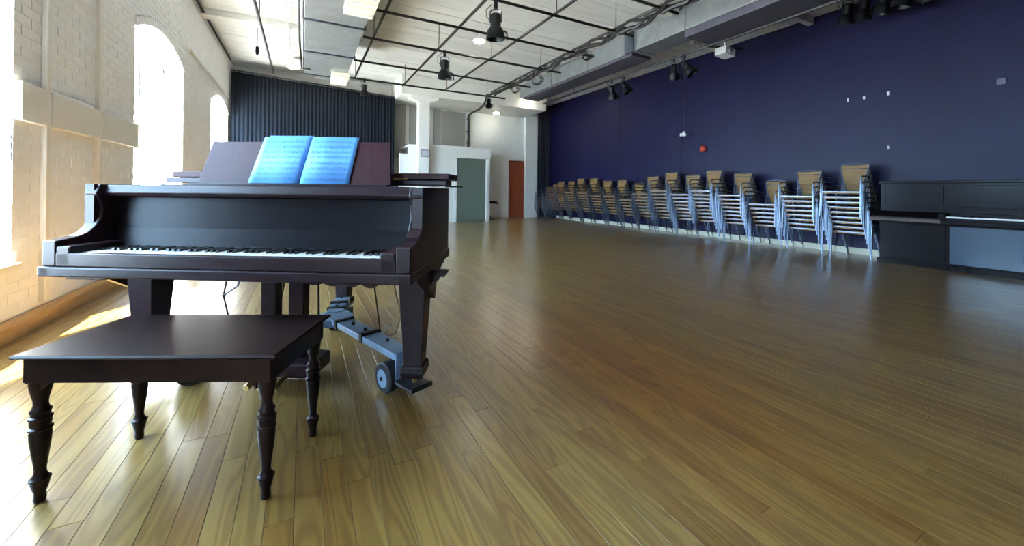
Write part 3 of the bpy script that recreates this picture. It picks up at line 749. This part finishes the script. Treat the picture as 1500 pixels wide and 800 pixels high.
# legs
def leg_mesh(w0, w1, ztop, zbot):
    m_ = MB()
    m_.box(-w0 * .56, w0 * .56, -w0 * .56, w0 * .56, ztop - 0.05, ztop)
    pr = [(w0 / 2, ztop - 0.05), (w0 / 2 * 0.98, ztop - 0.10), (w1 / 2, zbot + 0.07), (w1 / 2 * 1.25, zbot + 0.06), (w1 / 2 * 1.35, zbot + 0.03), (w1 / 2 * 1.1, zbot)]
    vs = []
    for r, z in pr: vs += [(-r, -r, z), (r, -r, z), (r, r, z), (-r, r, z)]
    fs = []
    for i in range(len(pr) - 1):
        for k in range(4): k2 = (k + 1) % 4; fs.append((i * 4 + k, i * 4 + k2, i * 4 + 4 + k2, i * 4 + 4 + k))
    fs += [(0, 1, 2, 3), tuple(range(len(pr) * 4 - 4, len(pr) * 4))]
    m_.add(vs, fs); return m_
def bracket(w):
    """scalloped knee bracket seen from the front"""
    pts = [(0, 0)]
    n = 18
    for i in range(n + 1):
        t = i / n; pts.append((w * (1 - t), -0.075 * (t ** 0.8) - 0.012 * abs(math.sin(t * PI * 3))))
    return pts
for a, b in ((-0.085, 0.36), (-1.47, 0.36), (-0.985, 1.46)):
    lg = leg_mesh(0.13, 0.088, 0.66, 0.125).build('leg', MAHOG, gp, bevel=0.003); lg.location = (a, b, 0)
    MB().lathe([(0.012, 0.125), (0.012, 0.09), (0.0, 0.088)], (0, 0, 0), 8).build('caster_stem', BRASS, lg)
    if b < 1:
        for sx in (-1, 1):
            pts = [(sx * (0.065 + p[0]), 0.66 + p[1]) for p in bracket(0.11)]
            MB().prism(pts, 'y', -0.055, -0.02).build('knee_bracket', MAHOG, lg)
for s_a in (-0.012,):
    pts = [(0.13, 0.66), (0.30, 0.66), (0.605, 0.66), (0.60, 0.648), (0.55, 0.640), (0.50, 0.622), (0.46, 0.61), (0.435, 0.585), (0.425, 0.55), (0.40, 0.50), (0.30, 0.56)]
    MB().prism(pts, 'x', -0.03, 0.004).build('side_bracket', MAHOG, gp, bevel=0.002)
    MB().prism(pts, 'x', -1.604, -1.57).build('side_bracket', MAHOG, gp, bevel=0.002)
# scalloped front apron fragments hanging below the key bed
pts = [(-0.46, 0.66)]
for i in range(25):
    t = i / 24; pts.append((-0.46 + 0.32 * t, 0.652 - 0.018 * abs(math.sin(t * PI * 4)) * (0.4 + t * 0.6)))
pts.append((-0.14, 0.66)); MB().prism(pts, 'y', 0.03, 0.06).build('apron_carving', MAHOG, gp)
MB().box(-1.60 + 0.005, -1.40, 0.08, 0.5, 0.63, 0.66).build('leg_plate', MAHOG, gp, bevel=0.003)
# lyre
ly = bpy.data.objects.new('pedal_lyre', None); COL.objects.link(ly); ly.parent = gp; ly.location = (-0.85, 0.52, -0.035)
for a in (-0.085, 0.07): MB().box(a - 0.043, a + 0.043, -0.03, 0.03, 0.16, 0.695).build('lyre_post', MAHOG, ly, bevel=0.006)
MB().box(-0.20, 0.20, -0.10, 0.10, 0.085, 0.165).build('pedal_box', MAHOG, ly, bevel=0.012)
for a in (-0.07, 0.0, 0.07):
    MB().tube([(a, -0.06, 0.105), (a, -0.15, 0.10), (a, -0.21, 0.085)], [0.010, 0.014, 0.017], 8).build('pedal', BRASS, ly)
for a in (-0.14, 0.14): MB().tube([(a, 0.08, 0.15), (a * 0.6, 0.16, 0.725)], 0.006, 6).build('lyre_brace', DARKST, ly)

# hanging wires under the piano
def P(a, b, z): return PO + Vector((math.cos(PR) * a - math.sin(PR) * b, math.sin(PR) * a + math.cos(PR) * b, z))
tag(MB().tube([P(-1.36, 0.8, 0.70), P(-1.42, 0.8, 0.47), P(-1.44, 0.8, 0.37), P(-1.42, 0.82, 0.22), P(-1.38, 0.85, 0.02)], 0.006, 5).tube([P(-1.28, 0.85, 0.70), P(-1.35, 0.8, 0.43), P(-1.44, 0.8, 0.37)], 0.006, 5).lathe([(0.0, -0.012), (0.016, 0), (0.0, 0.012)], P(-1.44, 0.8, 0.37), 8).build('loose_wire', BLACKP), 'thin knotted wire hanging under the bass end of the grand piano', 'wire')
tag(MB().tube([P(-0.48, 0.8, 0.70), P(-0.475, 0.8, 0.45), P(-0.445, 0.8, 0.25), P(-0.43, 0.8, 0.15), P(-0.33, 0.7, 0.25)], 0.005, 5).build('loose_wire', BLACKP), 'thin wire hanging above the dolly arm, left of its neighbour', 'wire')
tag(MB().tube([P(-0.37, 0.78, 0.70), P(-0.34, 0.78, 0.45), P(-0.30, 0.78, 0.28), P(-0.33, 0.78, 0.17), P(-0.42, 0.78, 0.14)], 0.005, 5).build('loose_wire', mat('tan_wire', (0.25, 0.17, 0.08), rough=0.5, var=0.1)), 'thin tan wire hanging next to the treble leg of the grand piano', 'wire')

# dolly
dl = thing('piano_dolly', 'blue-grey steel three-armed dolly on wheels under the grand piano', 'dolly', PO, PR)
def arm(p, q, w, z0, z1, t=0.035):
    d_ = Vector((q[0] - p[0], q[1] - p[1], 0)); l = d_.length; d_.normalize(); n = Vector((-d_.y, d_.x, 0)) * (w / 2)
    vs = []
    for c, z in ((p, z0), (q, z1)):
        c = Vector((c[0], c[1], 0))
        vs += [tuple(c - n + Vector((0, 0, z - t))), tuple(c + n + Vector((0, 0, z - t))), tuple(c + n + Vector((0, 0, z))), tuple(c - n + Vector((0, 0, z)))]
    return MB().add(vs, [(0, 1, 2, 3), (7, 6, 5, 4), (0, 4, 5, 1), (1, 5, 6, 2), (2, 6, 7, 3), (3, 7, 4, 0)])
HUB = (-0.80, 0.93); FEET = [(-0.085, 0.36), (-1.47, 0.36), (-0.985, 1.46)]
HZ = 0.215
MB().prism([(HUB[0] + 0.13 * math.cos(t * PI / 3 + 0.2), HUB[1] + 0.13 * math.sin(t * PI / 3 + 0.2)) for t in range(6)], 'z', HZ - 0.04, HZ + 0.006).build('hub_plate', STEELB, dl, bevel=0.004)
for k, ft in enumerate(FEET):
    d_ = Vector((ft[0] - HUB[0], ft[1] - HUB[1])); L_ = d_.length; d_.normalize()
    near_ = (HUB[0] + d_.x * 0.06, HUB[1] + d_.y * 0.06); far_ = (ft[0] - d_.x * 0.10, ft[1] - d_.y * 0.10)
    ar = arm(near_, far_, 0.105, HZ + 0.012, 0.215).build('arm', STEELB, dl, bevel=0.004)
    mid = (HUB[0] + d_.x * L_ * 0.5, HUB[1] + d_.y * L_ * 0.5); mid2 = (mid[0] + d_.x * 0.03, mid[1] + d_.y * 0.03)
    arm(mid, mid2, 0.118, HZ + 0.018, HZ + 0.018, 0.05).build('clamp_band', DARKST, ar)
    q1 = (HUB[0] + d_.x * 0.14, HUB[1] + d_.y * 0.14); q2 = (q1[0] + d_.x * 0.03, q1[1] + d_.y * 0.03)
    arm(q1, q2, 0.118, HZ + 0.018, HZ + 0.018, 0.05).build('clamp_band', DARKST, ar)
    for f_ in (0.3, 0.46, 0.72):
        c = (HUB[0] + d_.x * L_ * f_, HUB[1] + d_.y * L_ * f_)
        MB().lathe([(0.011, 0), (0.011, 0.016), (0.0, 0.018)], (c[0], c[1], HZ + 0.01), 6).build('bolt', DARKST, ar)
    # cup plate under the leg
    cup = MB().box(-0.085, 0.064, -0.06, 0.06, 0.072, 0.086).box(0.058, 0.064, -0.06, 0.06, 0.072, 0.096)
    cup = cup.xf(Matrix.Translation((ft[0], ft[1], 0)) @ Matrix.Rotation(math.atan2(d_.y, d_.x), 4, 'Z')).build('leg_cup', DARKST, dl)
    hx = (ft[0] - d_.x * 0.09, ft[1] - d_.y * 0.09)
    arm((hx[0] - d_.x * 0.006, hx[1] - d_.y * 0.006), hx, 0.10, 0.215, 0.215, 0.143).build('hanger_plate', STEELB, dl)
    # twin wheels either side of the arm end
    n_ = Vector((-d_.y, d_.x)); wc = Vector((ft[0] - d_.x * 0.17, ft[1] - d_.y * 0.17))
    for sgn in (-1, 1):
        c = wc + n_ * (0.055 * sgn)
        M_ = Matrix.Translation((c.x, c.y, 0.078)) @ Matrix.Rotation(math.atan2(n_.y, n_.x), 4, 'Z')
        w_ = MB().lathe([(0.045, -0.024), (0.070, -0.024), (0.078, -0.016), (0.078, 0.016), (0.070, 0.024), (0.045, 0.024)], (0, 0, 0), 20, 'x').xf(M_).build('wheel', RUBBER, dl)
        MB().lathe([(0.0, -0.028), (0.046, -0.026), (0.046, 0.026), (0.0, 0.028)], (0, 0, 0), 14, 'x').xf(M_).build('wheel_hub', STEELB, w_)
    MB().tube([tuple(wc - n_ * 0.09) + (0.078,), tuple(wc + n_ * 0.09) + (0.078,)], 0.009, 8).build('axle', DARKST, dl)
    arm((wc.x - d_.x * 0.02, wc.y - d_.y * 0.02), (wc.x + d_.x * 0.02, wc.y + d_.y * 0.02), 0.05, 0.19, 0.19, 0.12).build('fork', DARKST, dl)

# sheet music
def page(name, a0, a1, da, bow, z_hi, parent, mtl, off=0.0, right=True):
    """bowed page lying against the tilted desk"""
    n = 10; vs = []; fs = []
    for j in (0, 1):
        for i in range(n + 1):
            t = i / n; u = t if right else 1 - t
            zz = 1.074 + (z_hi - 1.074) * j
            bb_ = 0.44 + (zz - 1.062) / (1.305 - 1.062) * 0.09 - 0.006 - off - bow * math.sin(PI * min(1, u * 1.0)) * (1 - u) * 1.6
            vs.append((a0 + (a1 - a0) * t + da * j, bb_, zz))
    for i in range(n): fs.append((i, i + 1, n + 2 + i, n + 1 + i))
    m_ = MB().add(vs, fs, smooth=True); o = m_.build(name, mtl, parent)
    sm = o.modifiers.new('thick', 'SOLIDIFY'); sm.thickness = 0.0015
    return o
bk = thing('music_book', 'open pale blue sheet music on the piano music desk', 'sheet music', PO, PR)
A_L0, A_L1, A_R0, A_R1 = -1.015, -0.745, -0.735, -0.470
lp = page('left_page', A_L0, A_L1, 0.026, 0.012, 1.330, bk, PAPERB, 0.004, right=False)
rp = page('right_page', A_R0, A_R1, 0.012, 0.022, 1.330, bk, PAPERB, 0.002, right=True)
# printed staves: thin ink lines and notes on each page
def print_page(par, a0, a1, da, bow, off, right, seed):
    rnd = random.Random(seed); m_ = MB()
    def at(t, z):
        u = t if right else 1 - t
        b = 0.44 + (z - 1.062) / 0.243 * 0.09 - 0.006 - off - bow * math.sin(PI * u) * (1 - u) * 1.6 - 0.0022
        return (a0 + (a1 - a0) * t + da * (z - 1.074) / 0.256, b, z)
    for s in range(8):
        zt = 1.306 - s * 0.0285 - (0.006 if s > 3 else 0)
        for l in range(5):
            z = zt - l * 0.0028
            for i in range(8):
                t0, t1 = 0.08 + 0.84 * i / 8, 0.08 + 0.84 * (i + 1) / 8
                p, q = at(t0, z), at(t1, z); m_.add([p, q, (q[0], q[1], q[2] + 0.0008), (p[0], p[1], p[2] + 0.0008)], [(0, 1, 2, 3)])
        for k in range(22):
            t = rnd.uniform(0.09, 0.9); z = zt - rnd.uniform(-0.003, 0.013); p = at(t, z)
            m_.add([p, (p[0] + 0.0035, p[1], p[2]), (p[0] + 0.0035, p[1], p[2] + 0.003), (p[0], p[1], p[2] + 0.003)], [(0, 1, 2, 3)])
            m_.add([(p[0] + 0.003, p[1], p[2]), (p[0] + 0.0037, p[1], p[2]), (p[0] + 0.0037, p[1], p[2] + 0.010), (p[0] + 0.003, p[1], p[2] + 0.010)], [(0, 1, 2, 3)])
    m_.build('printed_notes', INK, par, kind='stuff')
print_page(lp, A_L0, A_L1, 0.026, 0.012, 0.004, False, 1)
print_page(rp, A_R0, A_R1, 0.012, 0.022, 0.002, True, 2)
ls = thing('loose_sheet', 'loose blue sheet tucked behind the left page of the open music', 'sheet music', PO, PR)
page('paper', -0.985, -0.735, 0.022, 0.0, 1.338, ls, PAPERB, -0.001, right=False)

# ------------------------------------------------------------------ piano bench
BO = Vector((-0.074, 1.501, 0)); BR = -math.radians(26.0)
be_ = thing('piano_bench', 'low dark wooden piano bench with turned legs', 'bench', BO, BR)
def slab(a0, a1, b0, b1, prof):
    """top board with an edge profile of (inset, z)"""
    vs = []; fs = []
    for i_, z in prof: vs += [(a0 + i_, b0 + i_, z), (a1 - i_, b0 + i_, z), (a1 - i_, b1 - i_, z), (a0 + i_, b1 - i_, z)]
    for i in range(len(prof) - 1):
        for k in range(4): k2 = (k + 1) % 4; fs.append((i * 4 + k, i * 4 + k2, i * 4 + 4 + k2, i * 4 + 4 + k))
    fs += [(3, 2, 1, 0), tuple(range(len(prof) * 4 - 4, len(prof) * 4))]
    return MB().add(vs, fs)
slab(-0.838, 0.0, -0.008, 0.425, [(0.022, 0.480), (0.012, 0.484), (0.002, 0.490), (0.0, 0.494), (0.006, 0.5)]).build('seat_top', BENCHW, be_)
MB().box(-0.815, -0.025, 0.012, 0.030, 0.405, 0.482).build('apron', BENCHW, be_, bevel=0.002)
MB().box(-0.815, -0.025, 0.386, 0.404, 0.405, 0.482).build('apron', BENCHW, be_, bevel=0.002)
MB().box(-0.815, -0.797, 0.030, 0.386, 0.405, 0.482).build('apron', BENCHW, be_, bevel=0.002)
MB().box(-0.043, -0.025, 0.030, 0.386, 0.405, 0.482).build('apron', BENCHW, be_, bevel=0.002)
MB().box(-0.797, -0.043, 0.030, 0.386, 0.410, 0.418).build('bottom_panel', BENCHW, be_)
T = [(0.0, 0.0), (0.016, 0.001), (0.019, 0.010), (0.017, 0.030), (0.023, 0.048), (0.027, 0.062), (0.028, 0.070), (0.031, 0.074), (0.031, 0.079), (0.024, 0.083), (0.019, 0.092), (0.017, 0.105), (0.020, 0.130), (0.026, 0.170),
     (0.0305, 0.205), (0.032, 0.225), (0.030, 0.238), (0.035, 0.242), (0.035, 0.247), (0.028, 0.251), (0.031, 0.262), (0.0305, 0.275), (0.034, 0.278), (0.034, 0.283), (0.027, 0.287), (0.029, 0.298), (0.031, 0.301), (0.031, 0.305), (0.024, 0.312),
     (0.021, 0.325), (0.022, 0.340), (0.028, 0.362), (0.032, 0.380), (0.034, 0.396), (0.034, 0.405)]
T = [(r * 0.85, z) for r, z in T]
for a, b in ((-0.788, 0.040), (-0.052, 0.040), (-0.762, 0.372), (-0.052, 0.375)):
    lg = MB().lathe(T, (0, 0, 0), 18).build('leg', BENCHW, be_); lg.location = (a, b, 0)
    MB().box(-0.025, 0.025, -0.025, 0.025, 0.400, 0.481).build('leg_block', BENCHW, lg, bevel=0.002)
    for sx in (-1, 1):
        if (a < -0.4) == (sx > 0):
            MB().prism([(sx * 0.022, 0.406), (sx * 0.045, 0.406), (sx * 0.042, 0.398), (sx * 0.030, 0.39), (sx * 0.024, 0.378)], 'y', -0.024, -0.010).build('corner_bracket', BENCHW, lg)

# ------------------------------------------------------------------ upright piano against the purple wall
upn = thing('upright_piano', 'dark upright piano against the purple wall', 'piano', (8.2, 1.9, 0))
UX, UY = 8.2, 1.9
def ru(m): return m.xf(Matrix.Translation((-UX, -UY, 0)))
Y0, Y1 = 0.95, 2.76
UP = mat('dark_walnut_piano', (0.008, 0.006, 0.008), rough=0.24, spec=0.08, var=0.15, vscale=3, vstretch=(1, 4, 1))
UPSHEEN = mat('upright_blue_sheen', (0.012, 0.045, 0.085), rough=0.2, spec=0.5, var=0.1, vscale=2)  # blue window reflection painted into the panel's base colour
UBROWN = wood('brown_key_shelf', (0.075, 0.045, 0.028), (0.05, 0.028, 0.02), rough=0.4, spec=0.3, stretch=(2, 6, 2))
ru(box(8.00, 8.55, Y0, Y1, 1.225, 1.26)).build('lid', UP, upn, bevel=0.005)
ru(box(8.03, 8.53, Y0 + 0.02, Y1 - 0.02, 0.80, 1.225)).build('upper_case', UP, upn, bevel=0.004)
ru(box(8.018, 8.03, 2.05, Y1 - 0.08, 0.88, 1.19)).build('upper_panel', UP, upn, bevel=0.004)
ru(box(8.018, 8.03, Y0 + 0.08, 2.01, 0.88, 1.19)).build('upper_panel', UP, upn, bevel=0.004)
ru(box(7.72, 8.53, Y0, Y1, 0.655, 0.70)).build('key_bed', UP, upn, bevel=0.004)
ru(box(7.715, 7.76, 2.0, Y1, 0.66, 0.715)).build('key_shelf_edge', UBROWN, upn, bevel=0.006)
ru(MB().prism([(7.74, 0.70), (7.74, 0.73), (7.90, 0.80), (8.03, 0.80), (8.03, 0.70)], 'y', 2.03, Y1 - 0.02)).build('closed_fall', UP, upn, bevel=0.004)
ru(box(7.72, 8.03, 1.955, 2.03, 0.70, 0.80)).build('key_block', UP, upn, bevel=0.01)
u0k = ru(MB().box(7.74, 7.89, 1.93, 1.953, 0.74, 0.762)).build('white_key', IVORY, upn, bevel=0.0015)
for i in range(1, 42):
    o = u0k.copy(); COL.objects.link(o); o.location = (0, -0.0235 * i, 0)
ub = None
for i in range(41):
    if (i % 7) in (1, 2, 4, 5, 6):
        if ub is None: ub = ru(MB().prism([(7.795, 0.762), (7.80, 0.774), (7.885, 0.774), (7.885, 0.75), (7.795, 0.75)], 'y', 1.925, 1.935)).build('black_key', EBONY, upn); o = ub
        else: o = ub.copy(); COL.objects.link(o)
        o.location = (0, -0.0235 * i - 0.0, 0)
ru(box(7.72, 7.738, Y0, 1.955, 0.70, 0.735)).build('key_slip', UP, upn, bevel=0.003)
ru(box(7.89, 8.03, Y0, 1.955, 0.70, 0.80)).build('fallboard', BLACKL, upn)
ru(box(8.0, 8.53, Y0 + 0.02, Y1 - 0.02, 0.03, 0.655)).build('lower_case', UP, upn, bevel=0.004)
ru(box(7.985, 8.0, 2.02, Y1 - 0.06, 0.10, 0.62)).build('lower_panel', UP, upn, bevel=0.004)
ru(box(7.975, 8.0, Y0 + 0.06, 1.98, 0.09, 0.62)).build('lower_panel', UPSHEEN, upn, bevel=0.004)
ru(box(7.96, 8.53, Y0, Y1, 0.0, 0.07)).build('plinth', UP, upn, bevel=0.004)
for y in (1.98, 1.90, 1.82): ru(MB().tube([(7.97, y, 0.06), (7.90, y, 0.05), (7.86, y, 0.04)], [0.01, 0.013, 0.016], 8)).build('pedal', DARKST, upn)

# ------------------------------------------------------------------ stacked bistro chairs (facing the room, -X)
def make_chair():
    t = thing('bistro_chair', '', 'chair', (0, 0, 0), 0, 'stacked bistro chairs')
    hw = 0.255; r = 0.011
    for s in (-1, 1):
        # front leg rises into the arm post
        MB().tube([(-0.235, s * (hw + 0.022), 0.0), (-0.225, s * (hw + 0.018), 0.30), (-0.215, s * (hw + 0.015), 0.60), (-0.205, s * (hw + 0.012), 0.640)], r, 6).build('leg', CHROME, t)
        MB().tube([(0.235, s * (hw - 0.03), 0.0), (0.205, s * (hw - 0.025), 0.22), (0.185, s * (hw - 0.02), 0.43)], r, 6).build('leg', CHROME, t)
        MB().tube([(-0.205, s * (hw + 0.012), 0.635), (-0.17, s * (hw + 0.012), 0.665), (0.0, s * (hw + 0.012), 0.668), (0.13, s * (hw - 0.01), 0.66), (0.205, s * (hw - 0.04), 0.64)], r, 6).build('armrest', CHROME, t)
    MB().box(-0.225, -0.205, -hw, hw, 0.408, 0.420).box(0.185, 0.20, -hw + 0.03, hw - 0.03, 0.398, 0.420).box(-0.21, 0.19, -hw - 0.002, -hw + 0.02, 0.398, 0.420).box(-0.21, 0.19, hw - 0.02, hw + 0.002, 0.398, 0.420).build('seat_frame', CHROME, t)
    sm = MB().box(-0.222, -0.204, -hw + 0.004, hw - 0.004, 0.386, 0.4075)
    for k in range(7): sm.box(-0.203 + k * 0.055, -0.203 + k * 0.055 + 0.047, -hw + 0.02, hw - 0.02, 0.414, 0.424)
    sm.build('seat', SLAT, t)
    def bx(z): return 0.185 + (z - 0.43) * 0.19
    fr_ = MB().tube([(bx(0.43), -0.15, 0.43), (bx(0.62), -0.148, 0.62), (bx(0.86), -0.196, 0.86), (bx(0.882), -0.175, 0.882), (bx(0.892), 0, 0.892), (bx(0.882), 0.175, 0.882), (bx(0.86), 0.196, 0.86), (bx(0.62), 0.148, 0.62), (bx(0.43), 0.15, 0.43)], r, 6)
    fr_.build('back_frame', CHROME, t)
    for k in range(4):
        z = 0.64 + k * 0.060; w = 0.142 + 0.036 * (k / 3)
        MB().add([(bx(z), -w, z), (bx(z), w, z), (bx(z + 0.046), w + 0.006, z + 0.046), (bx(z + 0.046), -w - 0.006, z + 0.046),
                  (bx(z) + 0.010, -w, z), (bx(z) + 0.010, w, z), (bx(z + 0.046) + 0.010, w + 0.006, z + 0.046), (bx(z + 0.046) + 0.010, -w - 0.006, z + 0.046)],
                 [(0, 3, 2, 1), (4, 5, 6, 7), (0, 1, 5, 4), (1, 2, 6, 5), (2, 3, 7, 6), (3, 0, 4, 7)]).build('back_slat', SLAT, t)
    return t
ORD = ['first', 'second', 'third', 'fourth', 'fifth', 'sixth', 'seventh', 'eighth', 'ninth', 'tenth', 'eleventh', 'twelfth', 'thirteenth', 'fourteenth', 'fifteenth', 'sixteenth', 'seventeenth']
STACKS = [(3.16, 9), (3.84, 8), (4.50, 6), (5.10, 8), (5.76, 9), (6.32, 8), (6.92, 9), (7.55, 8), (8.12, 6), (8.78, 7), (9.40, 7), (9.98, 8), (10.66, 8), (11.22, 7), (11.84, 7), (12.32, 6), (12.80, 5)]
proto = make_chair(); used = False
for si, (y, n) in enumerate(STACKS):
    rs = random.Random(si)
    ox = rs.uniform(-0.02, 0.02); sh = 0.044 + rs.uniform(-0.003, 0.003); rz0 = rs.uniform(-0.05, 0.05)
    for k in range(n):
        lab = 'silver and teak chair, %s from the floor in the %s stack from the upright piano' % (ORD[k] if k < n - 1 else 'topmost', ORD[si])
        loc = (8.345 + ox - sh * k, y + rs.uniform(-0.006, 0.006), 0.084 * k); rz = rz0 + rs.uniform(-0.012, 0.012)
        if not used: proto.location = loc; proto.rotation_euler = (0, 0, rz); proto['label'] = lab; used = True
        else: dup(proto, loc, rz, lab)
